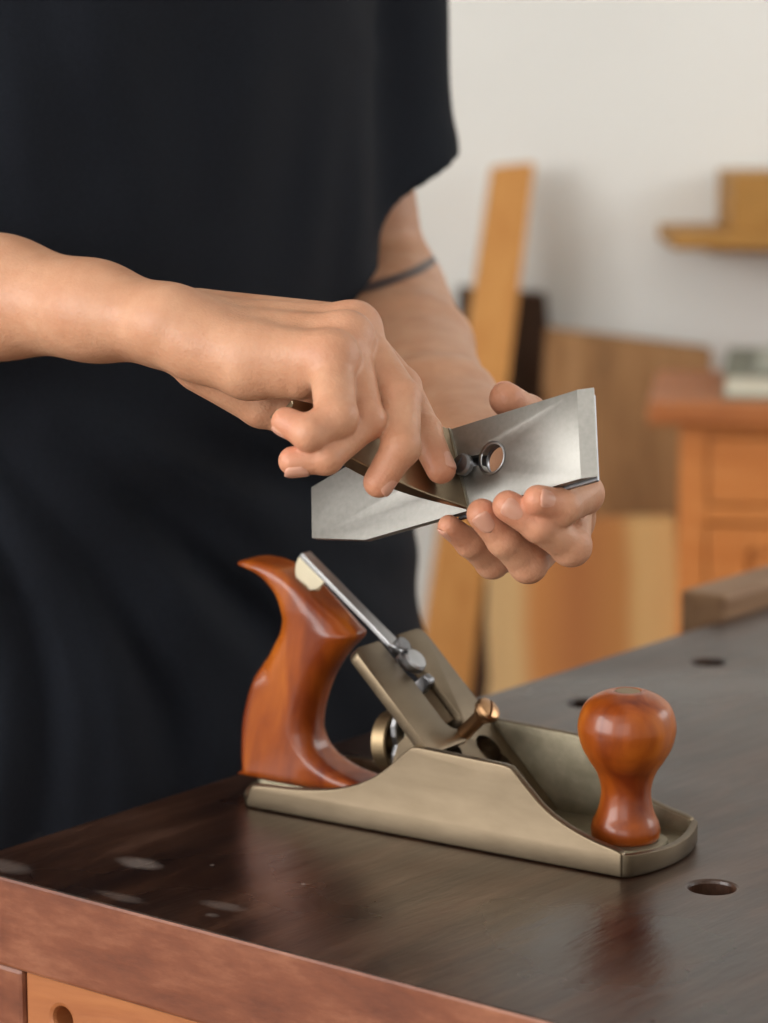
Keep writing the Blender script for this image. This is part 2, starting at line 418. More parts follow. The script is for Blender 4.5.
bm = bmesh.new()
for k in range(12):
    x0, x1 = .03+k*.011, .03+(k+1)*.011; z0, z1b = .0242+.006*math.sin(k/12*1.6), .0242+.006*math.sin((k+1)/12*1.6)
    prism(bm, [(x0, .01, z0), (x1, .01, z1b), (x1, .01, z1b+.003), (x0, .01, z0+.003)], (0, .19, 0))
bmesh.ops.remove_doubles(bm, verts=bm.verts, dist=1e-5)
o = obj('notebook', bm, M['mag']); o.location = bk.location; o.rotation_euler = bk.rotation_euler; tag(o, 'thin grey-green notebook lying on the thick book', 'notebook')

# shelf on the wall with a box
sz0 = float(P(700, 251, 2.84)[2]); sz1 = float(P(700, 232, 2.84)[2]); sr = float((P(672, 240, 2.84)-CAM)@RT); sr2 = float((P(726, 240, 2.84)-CAM)@RT)
sh = thing('wall_shelf', 'ochre wooden shelf on the white wall with a box on it', 'shelf', tuple(R2(sr, 2.84, sz0)), AZ-math.pi/2)
H_ = sz1-sz0
bm = bmesh.new(); lbox(bm, (0, 0, .002), (.62, .159, H_)); bevel(obj('board', bm, M['shelfwood'], sh), .003)
bm = bmesh.new(); dx = sr2-sr; prism(bm, [(dx, .02, .002), (dx, .159, .002), (dx, .159, -.014), (dx, .05, -.006)], (.5, 0, 0)); obj('bracket', bm, M['shelfwood'], sh)
br = float((P(731, 200, 2.86)-CAM)@RT); bh = float(P(700, 173, 2.86)[2])-sz1
bx = thing('wooden_box', 'open-fronted ochre wooden box standing on the wall shelf', 'box', tuple(R2(br, 2.86, sz1)), AZ-math.pi/2)
bm = bmesh.new(); t = .012; w, d, h = .26, .13, bh
lbox(bm, (0, 0, 0), (w, d, t)); lbox(bm, (0, 0, h-t), (w, d, h)); lbox(bm, (0, 0, t), (t, d, h-t)); lbox(bm, (w-t, 0, t), (w, d, h-t)); lbox(bm, (t, d-t, t), (w-t, d, h-t)); bevel(obj('carcass', bm, M['shelfwood'], bx), .001)
bm = bmesh.new(); lbox(bm, (t, .001, t), (w-t, .009, h-t)); pn = obj('front_panel', bm, M['shelfwood'], bx)
bm = bmesh.new(); lathe(bm, [(.006, 0), (.011, .008), (.011, .013), (0, .017)], (.075, .001, h*.45), (0, -1, 0), 20); obj('knob', bm, M['darkbrown'], pn, True)

# ------------------------------------------------------------------ WORKBENCH
def bench_top():
    m, nt, b = new_mat('stained_bench_top'); v = coords(nt, (9, 1.3, 4))
    n = N(nt, 'ShaderNodeTexNoise', Scale=6, Detail=8, Roughness=.65, Distortion=.8); nt.links.new(v, n.inputs['Vector'])
    v2 = coords(nt, (1, 1, 1)); n2 = N(nt, 'ShaderNodeTexNoise', Scale=7, Detail=5); nt.links.new(v2, n2.inputs['Vector'])
    a = N(nt, 'ShaderNodeMath', operation='MULTIPLY_ADD'); nt.links.new(n2.outputs[0], a.inputs[0]); a.inputs[1].default_value = .6; nt.links.new(n.outputs[0], a.inputs[2])
    col = ramp(nt, a.outputs[0], [(.55, (.009, .004, .003)), (.72, (.020, .008, .0045)), (.86, (.036, .015, .008)), (1.0, (.065, .032, .020))])
    nb = N(nt, 'ShaderNodeTexNoise', Scale=3.0, Detail=4); nt.links.new(v2, nb.inputs['Vector'])
    # pale drips of dried glue
    at = nt.nodes.new('ShaderNodeTexVoronoi'); at.inputs['Scale'].default_value = 11; nt.links.new(coords(nt, (1, 1.6, 1)), at.inputs['Vector'])
    n4 = N(nt, 'ShaderNodeTexNoise', Scale=60, Detail=3); nt.links.new(v2, n4.inputs['Vector'])
    ad = N(nt, 'ShaderNodeMath', operation='MULTIPLY_ADD'); nt.links.new(n4.outputs[0], ad.inputs[0]); ad.inputs[1].default_value = .16; nt.links.new(at.outputs['Distance'], ad.inputs[2])
    s = N(nt, 'ShaderNodeMapRange'); nt.links.new(ad.outputs[0], s.inputs['Value']); s.inputs['From Min'].default_value = .135; s.inputs['From Max'].default_value = .10
    sc = N(nt, 'ShaderNodeMath', operation='MULTIPLY'); nt.links.new(s.outputs[0], sc.inputs[0]); sc.inputs[1].default_value = .5
    mx = N(nt, 'ShaderNodeMix', data_type='RGBA'); 
    last = sc.outputs[0]
    tc = nt.nodes.new('ShaderNodeTexCoord'); nz = N(nt, 'ShaderNodeTexNoise', Scale=90, Detail=4)
    nt.links.new(tc.outputs['Object'], nz.inputs['Vector'])
    for px, py, rad, kx, st in ((138, 863, .0062, .55, .55), (222, 906, .0040, .4, .30), (212, 915, .0022, .7, .30), (2, 866, .007, .5, .35), (303, 884, .0010, 1, .8), (212, 865, .0010, 1, .8), (120, 897, .0036, .3, .25)):
        w = onz(px, py); c0 = (w[0]-BX0, w[1]-BY0, BZ)
        sb = N(nt, 'ShaderNodeVectorMath', operation='SUBTRACT'); nt.links.new(tc.outputs['Object'], sb.inputs[0]); sb.inputs[1].default_value = c0
        rt_ = nt.nodes.new('ShaderNodeMapping'); rt_.inputs['Rotation'].default_value = (0, 0, math.radians(-38)); rt_.inputs['Scale'].default_value = (kx/rad, 1/rad, 1/rad); nt.links.new(sb.outputs[0], rt_.inputs[0])
        ln = N(nt, 'ShaderNodeVectorMath', operation='LENGTH'); nt.links.new(rt_.outputs[0], ln.inputs[0])
        ma = N(nt, 'ShaderNodeMath', operation='MULTIPLY_ADD'); nt.links.new(nz.outputs[0], ma.inputs[0]); ma.inputs[1].default_value = 1.0; nt.links.new(ln.outputs['Value'], ma.inputs[2])
        mr = N(nt, 'ShaderNodeMapRange'); nt.links.new(ma.outputs[0], mr.inputs['Value']); mr.inputs['From Min'].default_value = 1.75; mr.inputs['From Max'].default_value = 1.05; mr.inputs['To Max'].default_value = st
        mm_ = N(nt, 'ShaderNodeMath', operation='MAXIMUM'); nt.links.new(last, mm_.inputs[0]); nt.links.new(mr.outputs[0], mm_.inputs[1]); last = mm_.outputs[0]
    nt.links.new(last, mx.inputs['Factor']); nt.links.new(col, mx.inputs['A']); mx.inputs['B'].default_value = (.22, .18, .16, 1)
    nt.links.new(mx.outputs['Result'], b.inputs['Base Color'])
    r = N(nt, 'ShaderNodeMapRange'); nt.links.new(n2.outputs[0], r.inputs['Value']); r.inputs['From Min'].default_value = .3; r.inputs['From Max'].default_value = .7
    r.inputs['To Min'].default_value = .22; r.inputs['To Max'].default_value = .40; nt.links.new(r.outputs[0], b.inputs['Roughness'])
    v3 = coords(nt, (5, 1, 1)); n3 = N(nt, 'ShaderNodeTexNoise', Scale=22, Detail=7, Roughness=.6); nt.links.new(v3, n3.inputs['Vector'])
    bump(nt, b, n3.outputs[0], .35, .0013)
    return m
def bench_end():
    m, nt, b = new_mat('bench_end_wood'); v = coords(nt, (1, 6, 3))
    n = N(nt, 'ShaderNodeTexNoise', Scale=16, Detail=7, Roughness=.65); nt.links.new(v, n.inputs['Vector'])
    nt.links.new(ramp(nt, n.outputs[0], [(.3, srgb(84, 42, 27)), (.5, srgb(114, 64, 42)), (.7, srgb(146, 94, 68))]), b.inputs['Base Color'])
    b.inputs['Roughness'].default_value = .45; bump(nt, b, n.outputs[0], .2, .002); return m
M['bench_end'] = bench_end()
M['rail'] = wood('orange_rail', srgb(146, 86, 48), srgb(172, 110, 64), scale=(2, 10, 10), rough=.5)
BX0, BX1, BY0, BY1, BT = -.797, -.12, .7332, 2.35, .038
M['bench'] = bench_top()
bench = thing('workbench', 'dark brown stained wooden workbench with round dog holes', 'workbench', (BX0, BY0, 0))
bm = bmesh.new(); box(bm, (0, 0, BZ-BT), (BX1-BX0, BY1-BY0, BZ)); top = obj('worktop', bm, M['bench'], bench)
holes = [tuple(onz(712, 887)), tuple(onz(708, 662)), tuple(onz(586, 703))]
h2, h3 = np.array(holes[1]), np.array(holes[2])
st_ = h2-h3
for k in (1, 2, 3, 4, 5): holes.append(tuple(h2+st_*k))
bm = bmesh.new()
for p in holes: lathe(bm, [(.0094, 0), (.0094, .06)], (p[0]-BX0, p[1]-BY0, BZ-.05), (0, 0, 1), 32)
ct = obj('cutter', bm); ct.parent = bench; cut(top, ct); top.data.materials.append(M['bench_end'])
for p in top.data.polygons:
    p.material_index = 1 if (abs(p.normal.z) < .3 and abs(p.normal.y) > .9 and p.center.y < .001) else 0
bevel(top, .0015, 2)
LZ = BZ-BT
def part(name, lo, hi, mat, parent=bench, bv=.002):
    bm = bmesh.new(); box(bm, lo, hi); return bevel(obj(name, bm, mat, parent), bv)
BWd, BLn = BX1-BX0, BY1-BY0
# end frame: two legs, a rail with a bolt hole
r = ray(20, 975); LGX = float((CAM+r*(BY0/r[1]))[0]-BX0)
part('leg', (.0, .001, 0), (LGX, .09, LZ), M['bench_end']); part('leg', (BWd-.09, .001, 0), (BWd-.02, .09, LZ), M['bench_end'])
part('leg', (.0, BLn-.12, 0), (.060, BLn-.03, LZ), M['bench_end']); part('leg', (BWd-.09, BLn-.12, 0), (BWd-.02, BLn-.03, LZ), M['bench_end'])
bm = bmesh.new(); box(bm, (LGX+.0005, .003, LZ-.14), (BWd-.0905, .035, LZ-.0005)); rail = obj('rail', bm, M['rail'], bench)
hp = None
r = ray(62, 1020); tt = (BY0+.003)/r[1]; hp = CAM+r*tt
bm = bmesh.new(); lathe(bm, [(.0052, 0), (.0052, .06)], (hp[0]-BX0, -.005, hp[2]), (0, 1, 0), 24)
ct = obj('cutter', bm); ct.parent = bench; cut(rail, ct); bevel(rail, .002)
part('rail', (.0605, BLn-.07, LZ-.14), (BWd-.0905, BLn-.04, LZ-.0005), M['rail'])
part('stretcher', (.01, .0905, .12), (.045, BLn-.1205, .22), M['rail']); part('stretcher', (BWd-.075, .0905, .12), (BWd-.04, BLn-.1205, .22), M['rail'])
part('apron', (.012, .0905, LZ-.10), (.04, BLn-.1205, LZ-.0005), M['rail'])
# face vise jaw beyond the person
M['jaw'] = wood('worn_vise_wood', srgb(124, 90, 62), srgb(156, 122, 90), scale=(10, 1.5, 10), rough=.6)
r = ray(726, 596); tt = (BX0-.003)/r[0]; qj = CAM+r*tt; jz = qj[2]; jy = qj[1]-BY0
r = ray(680, 587); tt = qj[1]/r[1]; qk = CAM+r*tt; jx = qk[0]-BX0
box(bm_ := bmesh.new(), (jx, jy, BZ-.16), (-.003, jy+.42, jz)); bevel(obj('vise_jaw', bm_, M['jaw'], bench), .003)
print('JAW', jx, jy, jz-BZ, LGX, 'rail hole', hp[0]-BX0)
# ------------------------------------------------------------------ HAND PLANE (lengths in mm, then scaled)
TP = onz(248, 808); TR_ = math.radians(4.3338)
tool = thing('hand_plane', 'bronze-bodied hand plane with cherry wood handle and knob on the bench', 'hand plane', (TP[0], TP[1], BZ+.0003), TR_)
S_ = .001
def mm(*p): return Vector(p)*S_
WD = 64.0
def toe_u(v): return 188.6+7.4*(1-((v-32)/32)**2)-3.2*(1-min(1, min(v, 64-v)/3.2))**2
def heel_u(v): return -15*(1-((v-32)/32)**2)**.8 if abs(v-32) < 32 else 0
bm = bmesh.new()
plan = [(toe_u(v)-.3, v) for v in np.linspace(.3, WD-.3, 49)]+[(heel_u(v), v) for v in np.linspace(WD-.3, .3, 25)]
prism(bm, [mm(u, v, 0) for u, v in plan], mm(0, 0, 4.2))
body_parts = []
sole = bevel(obj('p', bm), .0007)
cheek = [(0, 0), (-.2, 5.0), (.6, 8.5), (2.6, 10.4)]+[tuple(p) for p in spline([(2.6, 10.4), (14, 11.4), (28.2, 12.4), (44.1, 15.0), (56, 18.6), (65.9, 23.6), (74, 29.6), (80, 35.2), (84.5, 39)], 4)[1:]]+[(86.5, 39.9), (89, 40.2), (131, 38.9), (134.4, 38.2)]+[tuple(p) for p in spline([(136, 36.8), (144.2, 28.8), (151.8, 22.6), (161.5, 17.6), (172.3, 13.9), (182.5, 11.6), (186.6, 10.4)], 4)]+[(187.0, 9.6), (187.0, 0)]
def cheekbody(v0, v1):
    bm = bmesh.new(); prism(bm, [mm(u, v0, w) for u, w in cheek], mm(0, v1-v0, 0)); return bevel(obj('p', bm), .0009, 3, 30)
c1 = cheekbody(0, 4.2); c2 = cheekbody(WD-4.2, WD)
# toe rim
bm = bmesh.new(); vs = np.linspace(0, WD, 61); outer = [(toe_u(v), v) for v in vs]; inner = [(toe_u(v)-3.4, min(max(v, 2.5), WD-2.5)) for v in vs]
h = lambda v: 9.7-1.6*math.sin(math.pi*(v/WD))
A = [[bm.verts.new(mm(a, b, 1)), bm.verts.new(mm(a, b, h(b)))] for a, b in outer]; B_ = [[bm.verts.new(mm(a, b, 1)), bm.verts.new(mm(a, b, h(b)))] for a, b in inner]
for i in range(len(vs)-1):
    bm.faces.new((A[i][0], A[i+1][0], A[i+1][1], A[i][1])); bm.faces.new((B_[i][0], B_[i][1], B_[i+1][1], B_[i+1][0]))
    bm.faces.new((A[i][1], A[i+1][1], B_[i+1][1], B_[i][1])); bm.faces.new((A[i][0], B_[i][0], B_[i+1][0], A[i+1][0]))
for i in (0, -1): bm.faces.new((A[i][0], A[i][1], B_[i][1], B_[i][0]))
rim = bevel(obj('p', bm), .0009, 3, 50)
# cast floor pads: knob boss and tote seat
bm = bmesh.new(); lathe(bm, [(18.5*S_, 0), (17.5*S_, 2.2*S_), (16.5*S_, 2.6*S_)], mm(171, 32, 3.9), (0, 0, 1), 40); boss = obj('p', bm)
bm = bmesh.new(); prism(bm, [mm(-10, 22, 4), mm(60, 22, 4), mm(64, 26, 4), mm(64, 38, 4), mm(60, 42, 4), mm(-10, 42, 4), mm(-14, 38, 4), mm(-14, 26, 4)], mm(0, 0, 2.2)); seat = bevel(obj('p', bm), .001)
def join(name, parts, mat, parent, mats=None):
    bpy.context.view_layer.update(); dg = bpy.context.evaluated_depsgraph_get(); bm = bmesh.new()
    for i, o in enumerate(parts):
        me = bpy.data.meshes.new_from_object(o.evaluated_get(dg)); n0 = len(bm.faces); bm.from_mesh(me)
        bm.faces.ensure_lookup_table()
        if mats:
            for f in bm.faces[n0:]: f.material_index = mats[i]
    for o in parts: bpy.data.objects.remove(o)
    me = bpy.data.meshes.new(name); bm.to_mesh(me); bm.free()
    o = bpy.data.objects.new(name, me); C.objects.link(o); o.parent = parent
    for m_ in (mat if isinstance(mat, list) else [mat]): me.materials.append(m_)
    return o
body = join('plane_body', [sole, c1, c2, rim, boss, seat], [M['bronze'], M['bronze_dark']], tool, [0, 0, 0, 0, 1, 1])
for p in body.data.polygons:      # inside faces are left as cast
    c = p.center/S_; n = p.normal
    if p.material_index == 0:
        if (4 < c.y < 60) and c.z > 3.5 and c.x < toe_u(c.y)-3.2 and c.x > -12: p.material_index = 1
        if n.y > .9 and c.y < 6: p.material_index = 1
        if n.y < -.9 and c.y > 58: p.material_index = 1
sharp(body, 30)

# frog, in bed coordinates: s down the slope, v across, n out of the bed
r2 = math.sqrt(.5)
def bed(s, v, n=0, S0=132.0):
    u = 54.2+s*r2+n*r2; w = (S0-54.2)-s*r2+n*r2; return mm(u, v, w)
bm = bmesh.new()
ol = []
def arc(cs, cv, r, a0, a1, k=6): return [(cs+r*math.cos(math.radians(a0+(a1-a0)*i/k)), cv+r*math.sin(math.radians(a0+(a1-a0)*i/k))) for i in range(k+1)]
ol += arc(5, 8, 5, 270, 180); ol += arc(2, 21.5, 2, 180, 90, 4)      # near arm top
ol += [(20, 24.5), (22, 25.5)]
ol += arc(44.5, 31.5, 6.2, 270, 450, 10)                            # slot bottom
ol += [(22, 37.5), (20, 36.5)]
ol += arc(2, 38.5, 2, 270, 180, 4); ol += arc(5, 52, 5, 180, 90)     # far arm top
ol += arc(42, 53, 4, 90, 0, 4); ol += [(47.5, 48), (54, 41), (56, 37), (57, 30), (57, 3)]
prism(bm, [bed(s, v, 0) for s, v in ol], Vector((-r2, 0, -r2))*.0052)
arms = bevel(obj('p', bm), .0005, 2, 50)
bm = bmesh.new()       # lower block down to the mouth
prof = [bed(43, 4.6, -3.0), bed(101, 4.6, -3.0), mm(122, 4.6, 4.3), mm(72, 4.6, 4.3), mm(70, 4.6, 20), bed(43, 4.6, -12)]
prism(bm, prof, mm(0, 54.8, 0)); blk = obj('p', bm)
bm = bmesh.new()
u_ax = Vector((r2, 0, r2))
lathe(bm, [(7.0*S_, -9*S_), (7.0*S_, 5*S_)], bed(63, 45), u_ax, 32)
cA = obj('cutter', bm); cut(blk, cA); print('BLK', len(blk.data.vertices)); bm = bmesh.new()
lathe(bm, [(7.0*S_, -9*S_), (7.0*S_, 5*S_)], bed(72, 45), u_ax, 32)
cA = obj('cutter', bm); cut(blk, cA)
bm = bmesh.new(); lathe(bm, [(7.0*S_, -9*S_), (7.0*S_, 5*S_)], bed(57, 20), u_ax, 32)
cA = obj('cutter', bm); cut(blk, cA)
bm = bmesh.new(); lathe(bm, [(5.5*S_, -9.5*S_), (5.5*S_, 5*S_)], bed(46, 31.5), u_ax, 32)
cA = obj('cutter', bm); cut(blk, cA); print('BLK', len(blk.data.vertices))
bevel(blk, .0005, 2, 50)
# web under the arms and the boss that carries the wheel
bm = bmesh.new(); prism(bm, [bed(24, 24, -6.5), bed(44, 24, -6.5), mm(78, 24, 8), mm(70, 24, 5), mm(66, 24, 30)], mm(0, 16, 0)); web = bevel(obj('p', bm), .0008)
# inner cheek of the slot, a cast ledge
bm = bmesh.new(); prism(bm, [bed(26, 37, -2.8), bed(45, 37, -2.8), bed(45, 32.5, -5.5), bed(26, 32.5, -5.5)], bed(0, 0, -4)-bed(0, 0, 0)); led = bevel(obj('p', bm), .0006)
frog = join('frog', [arms, blk, web, led], [M['bronze'], M['bronze_dark']], tool, [0, 0, 1, 0]); sharp(frog, 30)
# lever cap screw
bm = bmesh.new(); lathe(bm, [(3.3*S_, -4*S_), (3.3*S_, 11*S_), (5.0*S_, 14.2*S_), (5.8*S_, 15.4*S_), (5.9*S_, 17*S_), (5.2*S_, 18.4*S_), (3.2*S_, 19.3*S_), (0, 19.6*S_)], bed(53.5, 32), u_ax, 40)
scr = obj('lever_cap_screw', bm, M['copper'], tool, True)
bm = bmesh.new(); o0 = bed(53.5, 32, 19.2); box(bm, (-.0065, -.0006, -.0022), (.0065, .0006, .003), Matrix.Translation(o0) @ Vector(u_ax).to_track_quat('Z', 'Y').to_matrix().to_4x4() @ Matrix.Rotation(.7, 4, 'Z'))
ct = obj('cutter', bm); ct.parent = tool; cut(scr, ct); sharp(scr, 30)
# adjuster wheel (axis points back-down towards the tote) with its steel fork
ax = Vector((-1, 0, -.10)).normalized(); wc = mm(60.8, 31, 32)
bm = bmesh.new(); lathe(bm, [(0, -12*S_), (4*S_, -12*S_), (4*S_, -3*S_), (6.0*S_, -3*S_), (6.4*S_, 4.0*S_), (11.4*S_, 1.0*S_), (12.6*S_, .4*S_), (13.3*S_, 1.0*S_), (13.3*S_, 7.2*S_), (12.6*S_, 8*S_), (9*S_, 8*S_), (8*S_, 7*S_), (0, 6.8*S_)], wc, ax, 64)
wh = obj('adjuster_wheel', bm, M['brass'], tool); sharp(wh, 25)
bm = bmesh.new(); o0 = wc+ax*(-.0002)+Vector((0, -.0050, 0))
fk = [(-4, -8), (4, -8), (4.6, -4), (2.8, 0), (4.4, 4), (5, 9), (2, 14), (-2, 14), (-5, 9), (-4.4, 4), (-2.8, 0), (-4.6, -4)]
prism(bm, [o0+mm(0, a, b) for a, b in fk], mm(3, 0, .4)); bevel(obj('adjuster_fork', bm, M['steel_lever'], tool), .0006)
# stud holding the wheel to the frog
bm = bmesh.new(); lathe(bm, [(4.4*S_, 0), (4.4*S_, 16*S_)], wc+mm(2, 0, .2), (1, 0, .1), 32); obj('adjuster_stud', bm, M['brass'], tool, True)
# yoke tip that moves the blade, in the slot
bm = bmesh.new(); prism(bm, [bed(22, 31.7, -6), bed(28.5, 31.7, -6), bed(27.6, 31.7, 1.6), bed(25.8, 31.7, 2.6), bed(22.5, 31.7, 1.8)], mm(0, 4.4, 0)); bevel(obj('yoke_tip', bm, M['steel_dark'], tool), .0008, 3)
# lateral lever: bar, bent thumb tab, pivot and roller
def bar3(bm, pts, wv, th, nrm):
    "flat bar along pts: wv half width vectors, th thickness along nrm"
    rows = []
    for p, w in zip(pts, wv):
        rows.append([bm.verts.new(p-w), bm.verts.new(p+w), bm.verts.new(p+w+nrm*th), bm.verts.new(p-w+nrm*th)])
    for a, b in zip(rows, rows[1:]):
        for i in range(4): j = (i+1) % 4; bm.faces.new((a[i], a[j], b[j], b[i]))
    bm.faces.new(rows[0][::-1]); bm.faces.new(rows[-1])
pa = mm(8.6, 31, 109.0); pb = mm(56, 31, 73.8); pc = bed(10, 31.6, 1.2)
nrm = Vector((.6, 0, .8)).normalized()
bm = bmesh.new(); lat = Vector((0, 1, 0))
tdir = (pb-pa).normalized(); nn = Vector((-tdir.z, 0, tdir.x)); nn = nn if nn.z > 0 else -nn
pts = [pa, pa.lerp(pb, .3), pa.lerp(pb, .8), pb, pc]
bar3(bm, pts, [lat*.0034, lat*.0034, lat*.0034, lat*.0038, lat*.0038], .0022, nn)
lev = bevel(obj('lateral_lever', bm, M['steel_lever'], tool), .0004, 2)
bm = bmesh.new(); k = 18      # half-round thumb tab hanging below the bar's upper end
tab = [pa+tdir*.0005]
cen = pa+tdir*.0085
for i in range(k+1):
    a = math.pi*i/k; tab.append(cen-tdir*(.0085*math.cos(a))-nn*(.0098*math.sin(a)))
prism(bm, [p-Vector((0, .0036, 0)) for p in tab[1:]], Vector((0, .0018, 0))); M['tab'] = metal('polished_tab', (.46, .41, .30), (.52, .47, .35), .45, 60, bmp=0)
bevel(obj('thumb_tab', bm, M['tab'], lev), .0003)
bm = bmesh.new(); bn = Vector((r2, 0, r2))
lathe(bm, [(3.7*S_, -2*S_), (3.7*S_, 3.6*S_), (3.2*S_, 4.2*S_), (0, 4.3*S_)], bed(6.8, 31.2), bn, 32); sharp(obj('pivot', bm, M['steel_dark'], lev), 30)
bm = bmesh.new(); lathe(bm, [(4.9*S_, -1.5*S_), (5.6*S_, -.6*S_), (5.6*S_, 2.4*S_), (4.8*S_, 3.4*S_), (0, 3.7*S_)], bed(15.4, 31.4, 1), bn, 32)
lathe(bm, [(5.2*S_, -1.5*S_), (5.2*S_, 1.2*S_), (4.9*S_, 1.5*S_)], bed(13, 31.4, 0), bn, 32); sharp(obj('roller', bm, M['steel_lever'], lev), 30)

# tote: carved by a distance field
tote_pts = [(-23.5, 103.2), (-20.5, 104.8), (-14, 105.3), (-6, 104.6), (4, 101.2), (17.5, 92.6), (37.2, 79.2), (38.8, 77.0), (37.5, 74.2), (30.5, 67), (22, 54.5), (16.8, 40), (15.8, 30), (18.5, 22.5), (25, 17.5), (33, 14.2), (42, 12.4), (45, 10.8), (45.5, 8.5), (44, 6.2), (-19.2, 6.2), (-20.2, 9), (-20.6, 20), (-19.4, 34), (-14.8, 49), (-7.0, 65), (-2.0, 74), (-.4, 82), (-2, 90.5), (-6.5, 96.2), (-13, 99.8), (-20, 101.6)]
poly = []
TPn = [np.array(p) for p in tote_pts]
poly = np.array(spline(tote_pts, 3, True))
def sd_poly(q, V):
    d = np.full(len(q), 1e9); s = np.ones(len(q)); n = len(V)
    for i in range(n):
        a, b = V[i], V[i-1]; e = b-a; w = q-a
        t = np.clip((w@e)/(e@e), 0, 1); d = np.minimum(d, ((w-t[:, None]*e)**2).sum(1))
        c1 = q[:, 1] >= a[1]; c2 = q[:, 1] < b[1]; c3 = e[0]*w[:, 1] > e[1]*w[:, 0]
        fl = (c1 & c2 & c3) | (~c1 & ~c2 & ~c3); s = np.where(fl, -s, s)
    return s*np.sqrt(d)
def tote_f(p):
    q = p[:, [0, 2]]; d2 = sd_poly(q, poly); z = np.clip((p[:, 2]-5)/10, 0, 1)
    grip = np.clip((p[:, 2]-12)/18, 0, 1)*np.clip((96-p[:, 2])/16, 0, 1)*np.clip((p[:, 0]+.32*p[:, 2]-4)/9, 0, 1)
    # soft on the throat side, crisper along the back and the top
    r = 4.0+6.5*grip
    # the top face stays flat
    hgt = 11.6-1.2*np.clip((p[:, 2]-85)/20, 0, 1)
    a = np.maximum(d2+r, 0); b = np.maximum(np.abs(p[:, 1]-32)-hgt+r, 0)
    ins = np.minimum(np.maximum(d2+r, np.abs(p[:, 1]-32)-hgt+r), 0)
    d = np.sqrt(a*a+b*b)+ins-r
    return d
V, Q = surfnet(tote_f, (-28, 17, 2), (50, 47, 110), .8)
V = relax(V, Q, 2)
me = netmesh('tote', [(V*S_, Q)])
tote = obj('tote', me, M['cherry'], tool)
bm = bmesh.new(); tn = Vector((.50, 0, .86)).normalized(); lathe(bm, [(5*S_, -3*S_), (5*S_, .6*S_), (4.2*S_, 1.1*S_), (0, 1.2*S_)], mm(11.5, 32, 96.2), tn, 28); sharp(obj('tote_nut', bm, M['brass'], tote), 30)
# front knob
kp = spline([(13.2, 6.3), (14.1, 7.6), (14.4, 10.5), (13.8, 13.5), (12.0, 17.5), (10.7, 22.5), (10.4, 28), (12.2, 34.5), (15.6, 40), (18.6, 45.5), (20.2, 51.5), (20.2, 56), (18.2, 62.3), (14.3, 66.2), (8.6, 68.8), (5.6, 69.3)], 5)
bm = bmesh.new(); lathe(bm, [(0, .0063)]+[(r_*S_, h_*S_) for r_, h_ in kp]+[(5.4*S_, 68.6*S_), (0, 68.6*S_)], mm(171.2, 32, 0), (0, 0, 1), 96)
kn = obj('front_knob', bm, M['cherry'], tool, True)
bm = bmesh.new(); lathe(bm, [(5.3*S_, 67.2*S_), (5.3*S_, 69.0*S_), (4.9*S_, 69.3*S_), (0, 69.4*S_)], mm(171.2, 32, 0), (0, 0, 1), 36); sharp(obj('knob_nut', bm, M['brass'], kn), 30)

# ------------------------------------------------------------------ BLADE held over the bench
BR, BL = P(593, 475, 1.012), P(312, 555, 1.105)
ex = (BR-BL); LEN = np.linalg.norm(ex); ex /= LEN
rr = ray(589, 386); TRc = CAM+rr*((ex@(BR-CAM))/(ex@rr)); ey = TRc-BR; WID = np.linalg.norm(ey); ey /= WID
print('TR depth', (TRc-CAM)@FW)
ez = np.cross(ex, ey)
if ez@(CAM-BR) < 0: ez = -ez
print('BLADE', LEN, WID)
def bl2(px, py, off=0):
    r = ray(px, py); o = BL+ez*off; t = ((o-CAM)@ez)/(r@ez); q = CAM+r*t-BL; return q@ex, q@ey
BM = Matrix([[ex[0], ey[0], ez[0], BL[0]], [ex[1], ey[1], ez[1], BL[1]], [ex[2], ey[2], ez[2], BL[2]], [0, 0, 0, 1]])
blade = thing('plane_blade', 'ground steel plane iron with a round hole, held in both hands', 'plane blade', tuple(BL))
BM3 = BM.copy(); BM3.translation = (0, 0, 0)
blade.rotation_euler = BM3.to_euler()
th = .0032
tl = bl2(312, 487); bl_ = bl2(312, 538); lc = bl2(365, 540); uc = bl2(362, 451)
print('clip', tl, bl_, lc, uc)
tr = bl2(577, 388); br_ = bl2(581, 479)
xb = (tr[0]+br_[0])/2
out = [(xb, 0), (xb, WID), (uc[0], WID), (0, tl[1]), (0, bl_[1]), (lc[0], 0)]
bm = bmesh.new(); prism(bm, [Vector((a, b, 0)) for a, b in out], (0, 0, -th))
pl = obj('p', bm)
hc = bl2(492, 458); sc_ = bl2(461, 463)
bm = bmesh.new(); lathe(bm, [(.0056, -.01), (.0056, .01)], (hc[0], hc[1], 0), (0, 0, 1), 40)
ct = obj('cutter', bm); cut(pl, ct)
bm = bmesh.new(); dd = Vector((sc_[0]-hc[0], sc_[1]-hc[1], 0)).normalized(); pp = Vector((-dd.y, dd.x, 0))*.0022
h0 = Vector((hc[0], hc[1], -.008)); s0 = Vector((sc_[0], sc_[1], -.008))-dd*.002
prism(bm, [h0-pp, h0+pp, s0+pp, s0-pp], (0, 0, .016)); ct = obj('cutter', bm); cut(pl, ct)
bevel(pl, .0004, 2)
bm = bmesh.new()   # honed bevel at the cutting end
prism(bm, [(xb, 0, 0), (LEN, 0, -th*.80), (LEN, 0, -th), (xb, 0, -th)], (0, WID, 0)); wedge = obj('p', bm)
iron = join('iron', [pl, wedge], M['steel'], blade); sharp(iron, 25)
bm = bmesh.new()   # countersunk ring around the hole
lathe(bm, [(.0056, -.0004), (.0068, .0002), (.0057, .0001)], (hc[0], hc[1], 0), (0, 0, 1), 40, False); obj('hole_rim', bm, M['steel_lever'], blade, True)
